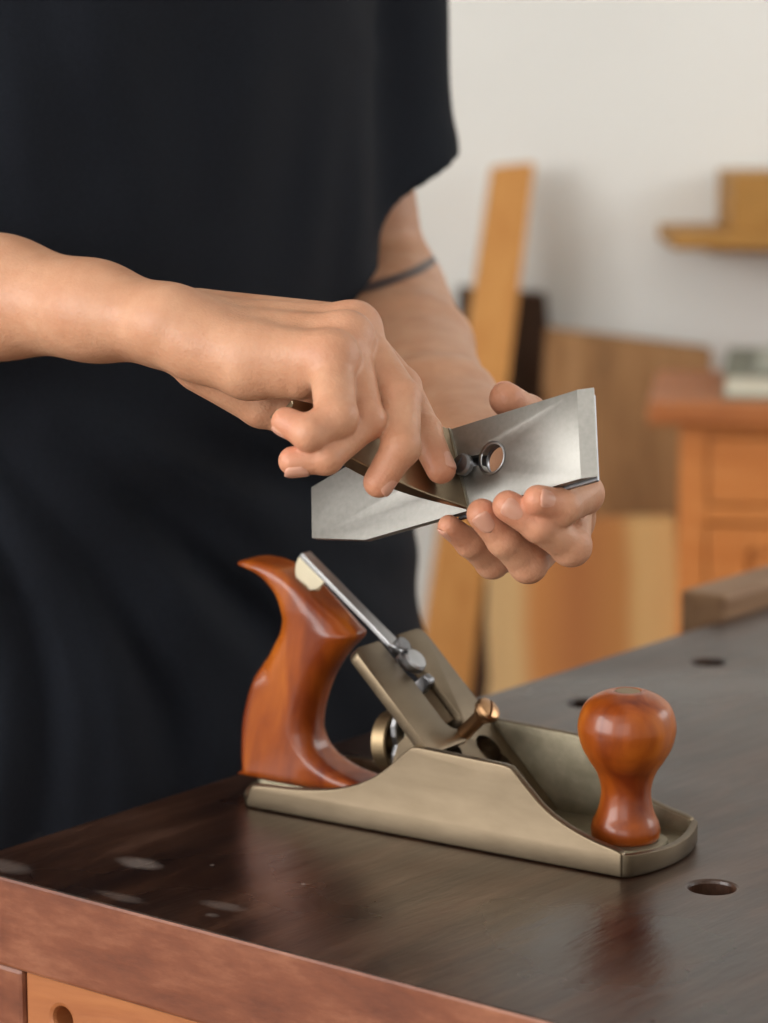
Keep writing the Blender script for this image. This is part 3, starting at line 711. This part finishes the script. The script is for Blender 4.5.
bm = bmesh.new(); prism(bm, [(LEN-.001, -.0012, -th-.0004), (LEN-.001, WID-.002, -th-.0004), (LEN*.52, WID-.002, -th-.0004), (LEN*.52, -.0012, -th-.0004)], (0, 0, -.0018))
cb = obj('chipbreaker', bm, M['steel_dark'], blade)
bm = bmesh.new(); lathe(bm, [(.0056, -.01), (.0056, .01)], (hc[0], hc[1], 0), (0, 0, 1), 40); ct = obj('cutter', bm); ct.parent = blade; cut(cb, ct); bevel(cb, .0004)
bm = bmesh.new(); sc2 = bl2(461, 464, .004)
lathe(bm, [(.0030, -.006), (.0030, .0012), (.0042, .0014), (.0044, .0020), (.0044, .0036), (.0037, .0046), (.0020, .0052), (0, .0054)], (sc2[0], sc2[1], 0), (0, 0, 1), 40); ss = obj('chipbreaker_screw', bm, M['steel_dark'], blade, True)
bm = bmesh.new(); box(bm, (-.006, -.0005, .0048), (.006, .0005, .008), Matrix.Translation((sc2[0], sc2[1], 0)) @ Matrix.Rotation(.9, 4, 'Z')); ct = obj('cutter', bm); ct.parent = blade; cut(ss, ct); sharp(ss, 30)

# ------------------------------------------------------------------ LEVER CAP in the right hand
def blade_pt(px, py, off=0): a, b_ = bl2(px, py, off); return BL+ex*a+ey*b_+ez*off
t0 = blade_pt(449, 428, .001); t1 = blade_pt(468, 508, .001)
wy = (t0-t1); CWd = np.linalg.norm(wy); wy /= CWd
endp = P(287, 412, 1.030); tm = (t0+t1)/2
wx = endp-tm; CL = np.linalg.norm(wx); wx /= CL; tipd = wy.copy(); SHR = float(tipd@wx); wy = wy-wx*SHR; wyl = np.linalg.norm(wy); wy /= wyl; CWd *= wyl; SHR = SHR/wyl
wz = np.cross(wx, wy)
if wz@(CAM-tm) < 0:
    wy = -wy; wz = -wz; t1 = t0; SHR = -SHR
print('CAP', CL, CWd, SHR, 'v angle', math.degrees(math.acos(-(wx@ex))))
cap = thing('lever_cap', 'bronze lever cap gripped by the curled fingers above the blade', 'lever cap', tuple(t1))
CM = Matrix([[wx[0], wy[0], wz[0], 0], [wx[1], wy[1], wz[1], 0], [wx[2], wy[2], wz[2], 0], [0, 0, 0, 1]]); cap.rotation_euler = CM.to_euler()
W2 = CWd/2
M['cap'] = metal('lever_cap_bronze', (.30, .235, .16), (.40, .32, .22), .28, 60, bmp=.05)
side = spline([(.0, 0), (.018, .0008), (.034, .004), (.052, .0085), (.068, .0105), (CL-.007, .0135), (CL, W2)], 5)
outl = [(a, b_) for a, b_ in side]+[(a, CWd-b_) for a, b_ in side[::-1][1:]]
bm = bmesh.new(); K = []
def capz(a): return .0016+.0052*min(1, a/.03)
sk = lambda a, b_: a+b_*SHR*max(0, 1-a/.04)
ring_t = [bm.verts.new((sk(a, b_), b_, 0)) for a, b_ in outl]; ring_b = [bm.verts.new((sk(a, b_), b_, -capz(a))) for a, b_ in outl]
bm.faces.new(ring_t); bm.faces.new(ring_b[::-1]); n = len(outl)
for i in range(n): j = (i+1) % n; bm.faces.new((ring_t[i], ring_b[i], ring_b[j], ring_t[j]))
bevel(obj('cap_casting', bm, M['cap'], cap), .0006, 2)
bm = bmesh.new(); prism(bm, [(-.0022, 0, -.0004), (0.0002, 0, .0003), (0.0002, 0, -.0016), (-.0018, 0, -.0016)], (SHR*CWd, CWd, 0)); M['lip'] = metal('polished_lip', (.50, .47, .40), (.56, .53, .45), .4, 60, bmp=0); obj('cap_lip', bm, M['lip'], cap)
bm = bmesh.new(); lathe(bm, [(.0, -.010), (.007, -.0098), (.0095, -.008), (.0095, -.0065), (.006, -.006)], (CL-.016, W2, 0), (0, 0, 1), 32); obj('cap_cam', bm, M['brass'], cap, True)

# ------------------------------------------------------------------ PERSON
def hand_r():
    w0 = P(172, 327, 1.065)
    mc = [P(331, 360, 1.030), P(346, 341, 1.045), P(353, 331, 1.062), P(349, 330, 1.080)]
    fing = [
        ([mc[0], P(336, 417, 1.010), P(309, 433, 1.004), P(286, 422, 1.009)], [.0088, .0082, .0066, .0058]),
        ([mc[1], P(366, 421, 1.022), P(326, 458, 1.010), P(293, 461, 1.010)], [.0088, .0074, .0062, .0057]),
        ([mc[2], P(400, 400, 1.036), P(401, 447, 1.020), P(379, 482, 1.020)], [.0094, .0086, .0074, .0062]),
        ([mc[3], P(400, 388, 1.073), P(424, 432, 1.052), P(441, 469, 1.043)], [.0092, .0084, .0070, .0060])]
    met = []
    for i, m_ in enumerate(mc):
        b = w0+(P(200, 345-i*9, 1.050+i*.012)-P(172, 327, 1.065))
        met.append(([b, m_], [.0118, [.0100, .0102, .0104, .0104][i]]))
    met.append(([P(195, 345, 1.055), P(250, 364, 1.045), P(300, 378, 1.038)], [.0130, .0135, .0085]))     # heel of the hand
    met.append(([P(215, 358, 1.082), P(262, 376, 1.086), P(310, 380, 1.076)], [.0120, .0120, .010]))
    arm = []
    for o in (-.010, .0, .010):
        arm.append(([P(-330, 300, 1.245+o), P(-150, 296, 1.19+o), P(0, 297, 1.120+o), P(95, 311, 1.088+o), w0+FW*o*1.0, P(205, 336, 1.062+o)], [.040, .034, .0206, .0154, .0120, .0120]))
    thumb = ([P(205, 362, 1.075), P(262, 403, 1.078), P(318, 424, 1.078), P(365, 437, 1.072)], [.0125, .0096, .0088, .0074])
    return arm, met, fing, thumb
def hand_l():
    w0 = P(487, 452, 1.170)
    mc = [P(566, 468, 1.080), P(570, 498, 1.080), P(566, 520, 1.092), P(540, 538, 1.108)]
    fing = [
        ([mc[0], P(583, 494, 1.046), P(562, 507, 1.028), P(538, 500, 1.020)], [.0088, .0080, .0072, .0060]),
        ([mc[1], P(571, 546, 1.040), P(539, 525, 1.028), P(508, 506, 1.025)], [.0094, .0078, .0067, .0062]),
        ([mc[2], P(528, 564, 1.050), P(504, 540, 1.040), P(482, 514, 1.034)], [.0090, .0074, .0066, .0062]),
        ([mc[3], P(492, 562, 1.076), P(470, 543, 1.064), P(449, 526, 1.055)], [.0078, .0066, .0057, .0047])]
    met = []
    for i, m_ in enumerate(mc): met.append(([P(505+i*4, 455+i*9, 1.160), m_], [.0125, .0105]))
    arm = []
    for o in (-.008, .008):
        arm.append(([P(330, -120, 1.46)+RT*o, P(343, 100, 1.475)+RT*o, P(350, 210, 1.480)+RT*o, P(376, 285, 1.490)+RT*o, P(405, 350, 1.375)+RT*o, P(437, 405, 1.26)+RT*o, w0+RT*o], [.040, .033, .0272, .0292, .0252, .0190, .0140]))
    thumb = ([P(530, 470, 1.150), P(545, 440, 1.125), P(527, 415, 1.095), P(506, 399, 1.075)], [.0120, .0098, .0082, .0070])
    return arm, met, fing, thumb
def hand_f(spec):
    arm, met, fing, thumb = spec
    def f(p):
        d = None
        for pts, rs in arm:
            e = chain(p, pts, rs, .012); d = e if d is None else smin(d, e, .010)
        for i_ in (0, 1, 2): d = smin(d, np.linalg.norm(p-(fing[i_][0][0]-FW*.0015+UP*.001), axis=1)-.0098, .004)
        for pts, rs in met: d = smin(d, chain(p, pts, rs, .004), .007)
        d = smin(d, chain(p, thumb[0][:2], thumb[1][:2]), .007)
        for pts, rs in fing: d = smin(d, cone(p, pts[0], pts[0]+(pts[1]-pts[0])*.16, rs[0], rs[0]*.96), .004)
        g = None
        for pts, rs in fing+[thumb]:
            e = None
            for i in range(len(pts)-1):
                c = cone(p, pts[i], pts[i+1], rs[i]*.97, rs[i+1]*.98)
                e = c if e is None else smin(e, c, .0018)
            for i in (1, 2):      # joints swell a little
                e = smin(e, np.linalg.norm(p-pts[i], axis=1)-rs[i]*1.04, .0012)
            g = e if g is None else smin(g, e, .0006)
        d = smin(d, g, .0016)
        return d
    return f
def bounds(pts, pad):
    a = np.array(pts); return a.min(0)-pad, a.max(0)+pad
hr, hl = hand_r(), hand_l()
fr, fl = hand_f(hr), hand_f(hl)
allr = [q for pts, _ in hr[1]+hr[2]+[hr[3]] for q in pts]+[P(-60, 296, 1.15), P(172, 327, 1.065)]
lo, hi = bounds(allr, .045)
HS = .0009
V1, Q1 = surfnet(fr, lo, hi, HS); V1 = relax(V1, Q1, 2)
alll = [q for pts, _ in hl[1]+hl[2]+[hl[3]] for q in pts]+[P(352, 150, 1.43), P(374, 285, 1.40)]
lo2, hi2 = bounds(alll, .045)
V2, Q2 = surfnet(fl, lo2, hi2, .0011); V2 = relax(V2, Q2, 2)
# rest of the body (under the clothes)
def torso_c(z):
    "centre line of the trunk, x and y at height z"
    t = np.clip((z-BZ)/.55, -1, 1.3)
    return -.958-.012*t, .985+.012*(1-t)*0
SH_L = P(330, -120, 1.46); SH_R = P(-330, -140, 1.30)
EL_R = P(-330, 300, 1.245)
def ell2(p, cx, cy, a, b):
    q = np.stack([(p[:, 0]-cx)/a, (p[:, 1]-cy)/b], 1); return (np.linalg.norm(q, axis=1)-1)*np.minimum(a, b)
TA = .092; TB = .140
def trunk(p, grow=0.0):
    z = p[:, 2]; cx, cy = torso_c(z)
    t = np.clip((z-.75)/.65, 0, 1)
    a = TA+.018*np.exp(-((z-1.28)/.1)**2)-.006*np.exp(-((z-1.05)/.1)**2)+grow; b = TB+.03*np.clip((z-1.1)/.25, 0, 1)+.012*np.exp(-((z-.85)/.12)**2)+grow
    d = ell2(p, cx, cy, a, b)
    top = z-(1.40-.10*np.clip(np.abs(p[:, 1]-cy)/.2, 0, 1)**2)-grow
    return np.maximum(d, top)
def body_f(p):
    d = np.maximum(trunk(p, -.012), .74-p[:, 2])
    cx, cy = torso_c(np.array([1.4])); cx = float(cx[0]); cy = float(np.atleast_1d(cy)[0])
    hip = np.array([cx, cy, .80])
    for s in (-1, 1):
        d = smin(d, chain(p, [hip+np.array([0, s*.075, 0]), hip+np.array([.01, s*.09, -.36]), hip+np.array([-.02, s*.095, -.73])], [.085, .055, .038]), .03)
        d = smin(d, cone(p, hip+np.array([-.03, s*.095, -.765]), hip+np.array([.13, s*.105, -.775]), .034, .022), .02)
    nk = np.array([cx+.01, cy, 1.40])
    d = smin(d, cone(p, nk, nk+np.array([.03, 0, .12]), .055, .05), .03)
    d = smin(d, ellipsoid(p, nk+np.array([.065, 0, .20]), (.095, .075, .118)), .02)
    d = smin(d, cone(p, nk+np.array([.155, 0, .195]), nk+np.array([.168, 0, .18]), .008, .010), .01)
    cc = np.array([cx, cy, 1.33])
    d = smin(d, cone(p, cc, SH_L, .07, .048), .03); d = smin(d, cone(p, cc, SH_R, .07, .048), .03)
    d = smin(d, cone(p, SH_L, P(345, 100, 1.47), .046, .037), .02); d = smin(d, cone(p, SH_R, EL_R, .046, .036), .02)
    d = smin(d, cone(p, EL_R, P(-110, 295, 1.172), .036, .027), .02)
    d = smin(d, cone(p, P(345, 100, 1.47), P(348, 175, 1.475), .0365, .030), .01)
    return d
V3, Q3 = surfnet(body_f, (-1.16, .40, 0.0), (-.72, 1.40, 1.75), .008); V3 = relax(V3, Q3, 1)
V3b, Q3b = V3, Q3
me = netmesh('body', [(V1, Q1), (V2, Q2), (V3b, Q3b)])
AV = np.concatenate([V1, V2, V3b])
flush = np.zeros(len(AV))
for spec in (hr, hl):
    for pts, rs in spec[2]+[spec[3]]:
        for c, s, k in ((pts[1], .009, .22), (pts[2], .007, .18), (pts[3], .010, .42), (pts[0], .011, .30)):
            flush += k*np.exp(-((AV-c)**2).sum(1)/(s*s))
flush = np.clip(flush, 0, 1)
ink = np.zeros(len(AV))
tc_ = P(390, 272, 1.46); tn_ = RT*.20+(-UP)*-.97*-1; tn_ = (RT*.26+(-UP)*.95+FW*.15); tn_ /= np.linalg.norm(tn_)
dd_ = np.abs((AV-tc_)@tn_); near = np.linalg.norm(AV-tc_, axis=1) < .09
ink = np.where(near, np.clip(1-(dd_-.0012)/.0012, 0, 1)*.9, 0)
for nm, arr in (('flush', flush), ('ink', ink)):
    a = me.attributes.new(nm, 'FLOAT', 'POINT'); a.data.foreach_set('value', arr.astype(np.float32))
person = thing('person', 'person in a dark t-shirt standing at the bench holding the blade and lever cap', 'person', (-.96, .985, 0))
def keep(o):      # meshes were made in world coordinates
    o.parent = person; o.location = -person.location; return o
bodyo = keep(obj('body', me, M['skin']))
print('BODY verts', len(AV))
# t-shirt
rng = np.random.RandomState(3)
def fold(p, a, b, w, amp):
    "a soft ridge along the line a-b"
    ab = b-a; ab = ab-FW*(ab@FW); q = p-a; q = q-(q@FW)[:, None]*FW; t = np.clip((q@ab)/(ab@ab), 0, 1); d = np.linalg.norm(q-t[:, None]*ab, axis=1); return amp*np.exp(-(d/w)**2)*(.35+.65*np.sin(np.pi*np.clip(t, .05, .95)))
FD = []
def addf(x0, y0, x1, y1, w, amp, D=1.26): FD.append((P(x0, y0, D), P(x1, y1, D), w, amp))
addf(100, -40, 150, 240, .02, .004); addf(260, -20, 230, 240, .02, .004); addf(20, 50, 60, 230, .016, .003); addf(372, 10, 352, 300, .012, .005); addf(330, 60, 300, 280, .012, .004)
addf(60, 420, 400, 560, .012, .006); addf(230, 420, 420, 500, .010, .005)
FO = P(-190, 400, 1.26)
def fan(p):
    "folds that fan out from the right hip and curl downwards"
    q = p-FO; x = q@RT; y = -(q@UP); r = np.hypot(x, y)+1e-4; th = np.arctan2(y, x)
    w = np.sin(x*21+1.3)*.35+np.sin(y*27-x*13)*.45
    ph = 21*(th-.55*np.log(r/.15))+w
    prof = np.sin(ph); prof = prof+.45*np.sin(2*ph+1+w)
    amp = np.clip((r-.05)/.12, 0, 1)*np.clip((.30-r)/.1, .35, 1)*np.clip((th-.05)/.35, 0, 1)
    return .0085*prof*amp*(.7+.3*np.sin(x*33+y*9))
SL0, SL1 = P(345, -130, 1.455), P(351, 120, 1.470); SLE = P(362, 260, 1.475)
hemc = P(412, 203, 1.425); hemn = RT*.40+(-UP)*.92+FW*.34; hemn /= np.linalg.norm(hemn)
SR0, SR1 = P(-330, -150, 1.30), P(-350, 110, 1.27)
def shirt_f(p):
    z = p[:, 2]; cx, cy = torso_c(z)
    low = np.clip((1.05-z)/.25, 0, 1)
    a = TA+.016+.022*np.exp(-((z-1.28)/.12)**2)+.012*low*(low < 2); gz = np.exp(-((z-1.03)/.06)**2); b = TB+.041+.004*np.clip((z-1.15)/.2, 0, 1)+.034*low+.014*gz; cy = cy+.010+.034*low+.016*gz
    d = ell2(p, cx, cy, a, b)
    top = z-(1.425-.10*np.clip(np.abs(p[:, 1]-.985)/.2, 0, 1)**2); d = np.maximum(d, top)
    d = np.maximum(d, .70-z)
    cc = np.array([-.965, .985, 1.33])
    d = smin(d, cone(p, cc, SH_L, .08, .062), .03); d = smin(d, cone(p, cc, SH_R, .08, .062), .03)
    sl = np.minimum(cone(p, SL0, SL1, .056, .059), cone(p, SL1, SLE, .059, .066)); sl = np.maximum(sl, (p-hemc)@hemn)
    d = smin(d, sl, .012)
    sr = cone(p, SR0, SR1, .062, .066); sr = np.maximum(sr, z-9); sr = np.maximum(sr, (SR1[2]+.0)-z)
    d = smin(d, sr, .012)
    disp = fan(p)
    for A_, B2, w, amp in FD: disp = disp+fold(p, A_, B2, w*.9, amp*1.5)
    n1 = np.sin(p[:, 2]*43+np.sin(p[:, 1]*17)*1.6+p[:, 0]*9)*np.sin(p[:, 1]*31-p[:, 2]*19+1.2)
    d = d-disp+.004-.0018*n1
    # hollow openings: sleeves, neck, hem
    inn = cone(p, P(349, 60, 1.47), P(364, 320, 1.475), .043, .049)
    d = np.maximum(d, -np.maximum(inn, -((p-(hemc-hemn*.05))@hemn)))
    inn = cone(p, SR0+(SR1-SR0)*.6, SR1+(SR1-SR0)*.5, .058, .061); d = np.maximum(d, -inn)
    inr = ell2(p, -.95, .985, .062, .066); d = np.maximum(d, -np.maximum(inr, 1.395-z))
    return d
V4, Q4 = surfnet(shirt_f, (-1.17, .40, .66), (-.74, 1.40, 1.46), .0045, margin=2.0)
V4 = relax(V4, Q4, 2)
# the cloth only touches the bench edge, it does not pass through it
inb = (V4[:, 2] < BZ+.006) & (V4[:, 0] > BX0-.004)
print('SHIRT maxx', V4[:, 0].max(), 'at bench', V4[(V4[:, 2] < BZ+.004)][:, 0].max(), 'clamped', inb.sum())
V4[inb, 0] = BX0-.004
shirt = keep(obj('t_shirt', netmesh('t_shirt', [(V4, Q4)]), M['shirt']))
def trs_f(p):
    z = p[:, 2]; hip = np.array([-.962, .985, .80])
    d = np.maximum(np.maximum(ell2(p, hip[0], hip[1], .094, .146), z-.88), .66-z)
    for s in (-1, 1):
        d = smin(d, chain(p, [hip+np.array([0, s*.078, -.02]), hip+np.array([.005, s*.092, -.36]), hip+np.array([-.02, s*.096, -.72])], [.09, .072, .062]), .03)
    return np.maximum(d, .055-z)
V5, Q5 = surfnet(trs_f, (-1.16, .74, .03), (-.80, 1.23, .93), .009); V5 = relax(V5, Q5, 1)
keep(obj('trousers', netmesh('trousers', [(V5, Q5)]), M['denim']))
# fingernails
def nail(pts, rs, nvec, L=.0092, wid=46):
    a, b = pts[-2], pts[-1]; d = (b-a)/np.linalg.norm(b-a); n = nvec-d*(nvec@d); n /= np.linalg.norm(n); s = np.cross(d, n)
    r = rs[-1]*.98
    bm = bmesh.new(); G = []
    nu, nv = 12, 10
    for i in range(nv+1):
        t = i/nv; row = []
        for j in range(nu+1):
            u = -1+2*j/nu
            wf = 1.0
            if t < .40: wf = .45+.55*math.sqrt(max(0, 1-(1-t/.40)**2))
            if t > .75: wf = .72+.28*math.sqrt(max(0, 1-((t-.75)/.25)**2))
            th_ = math.radians(wid)*u*wf
            x = -L*.62+L*t*(1+.0)-L*.10*u*u*(1 if t > .5 else -1)*(abs(t-.5)*2)
            # follow the rounded fingertip
            rad = r if x < 0 else math.sqrt(max(r*r-(x*.82)**2, 0))
            rad_ = rad+.00022-.0007*abs(u)**4-.0006*max(0, .25-t)
            row.append(bm.verts.new(Vector(b+d*x+n*(math.cos(th_)*rad_)+s*(math.sin(th_)*rad_))))
        G.append(row)
    for i in range(nv):
        for j in range(nu): bm.faces.new((G[i][j], G[i][j+1], G[i+1][j+1], G[i+1][j]))
    m_ = bpy.data.meshes.new('fingernail'); bmesh.ops.recalc_face_normals(bm, faces=bm.faces); bm.to_mesh(m_); bm.free()
    m_.materials.append(M['nail']); m_.polygons.foreach_set('use_smooth', [True]*len(m_.polygons))
    o = bpy.data.objects.new('fingernail', m_); C.objects.link(o)
    sd = o.modifiers.new('s', 'SOLIDIFY'); sd.thickness = .0006; sd.offset = -1
    o.parent = bodyo
    return o
cam_d = lambda x, y, z: RT*x+UP*y-FW*z      # right, up, towards the camera
f = hl[2]
nail(*f[0], cam_d(-.35, .25, 1)); nail(*f[1], cam_d(-.3, .1, 1)); nail(*f[2], cam_d(-.35, .0, 1)); nail(*f[3], cam_d(-.3, -1, -.1)); nail(*hl[3], cam_d(.2, .5, -1))
f = hr[2]
nail(*f[0], cam_d(-.3, -1, .25)); nail(*f[1], cam_d(0, -1, .30)); nail(*f[2], cam_d(.75, -.6, .55)); nail(*f[3], cam_d(1, .0, .75)); nail(*hr[3], cam_d(.2, -.2, -1))

# ------------------------------------------------------------------ LIGHT
def area(name, c, to, sx, sy, e, col=(1, 1, 1)):
    l = bpy.data.lights.new(name, 'AREA'); l.shape = 'RECTANGLE'; l.size = sx; l.size_y = sy; l.energy = e; l.color = col
    o = bpy.data.objects.new(name, l); C.objects.link(o); o.location = Vector(c)
    o.rotation_euler = (Vector(to)-Vector(c)).to_track_quat('-Z', 'Y').to_euler(); return o
area('window_daylight', R2(RL-T-.05, -.5, 1.70), R2(0, -.5, 1.35), 2.7, 1.4, 112, (1, .985, .96))
area('window_daylight', R2(-.85, FN-T-.05, 1.70), R2(-.85, 0, 1.5), 2.0, 1.4, 20, (1, .97, .93))
area('window_daylight', R2(RR+T+.05, 1.8, 1.9), R2(0, 1.8, 1.6), 1.5, 1.0, 24, (1, .98, .95))
w = bpy.data.worlds.new('daylight'); bpy.context.scene.world = w; w.use_nodes = True
bg = w.node_tree.nodes['Background']; bg.inputs[0].default_value = (.95, .97, 1, 1); bg.inputs[1].default_value = 1.2

# ------------------------------------------------------------------ CAMERA
cd = bpy.data.cameras.new('camera'); co = bpy.data.objects.new('camera', cd); C.objects.link(co)
co.location = tuple(CAM); co.rotation_euler = Vector(FW).to_track_quat('-Z', 'Y').to_euler()
cd.sensor_fit = 'HORIZONTAL'; cd.sensor_width = 36; cd.lens = FPX/768*36; cd.clip_start = .05
cd.dof.use_dof = True; cd.dof.focus_distance = 1.055; cd.dof.aperture_fstop = (cd.lens/1000)/.0115
print('lens', cd.lens, 'fstop', cd.dof.aperture_fstop)
s = bpy.context.scene; s.camera = co
s.view_settings.view_transform = 'Standard'; s.view_settings.look = 'None'; s.view_settings.gamma = 1; s.view_settings.use_curve_mapping = False
s.view_settings.exposure = 0.0
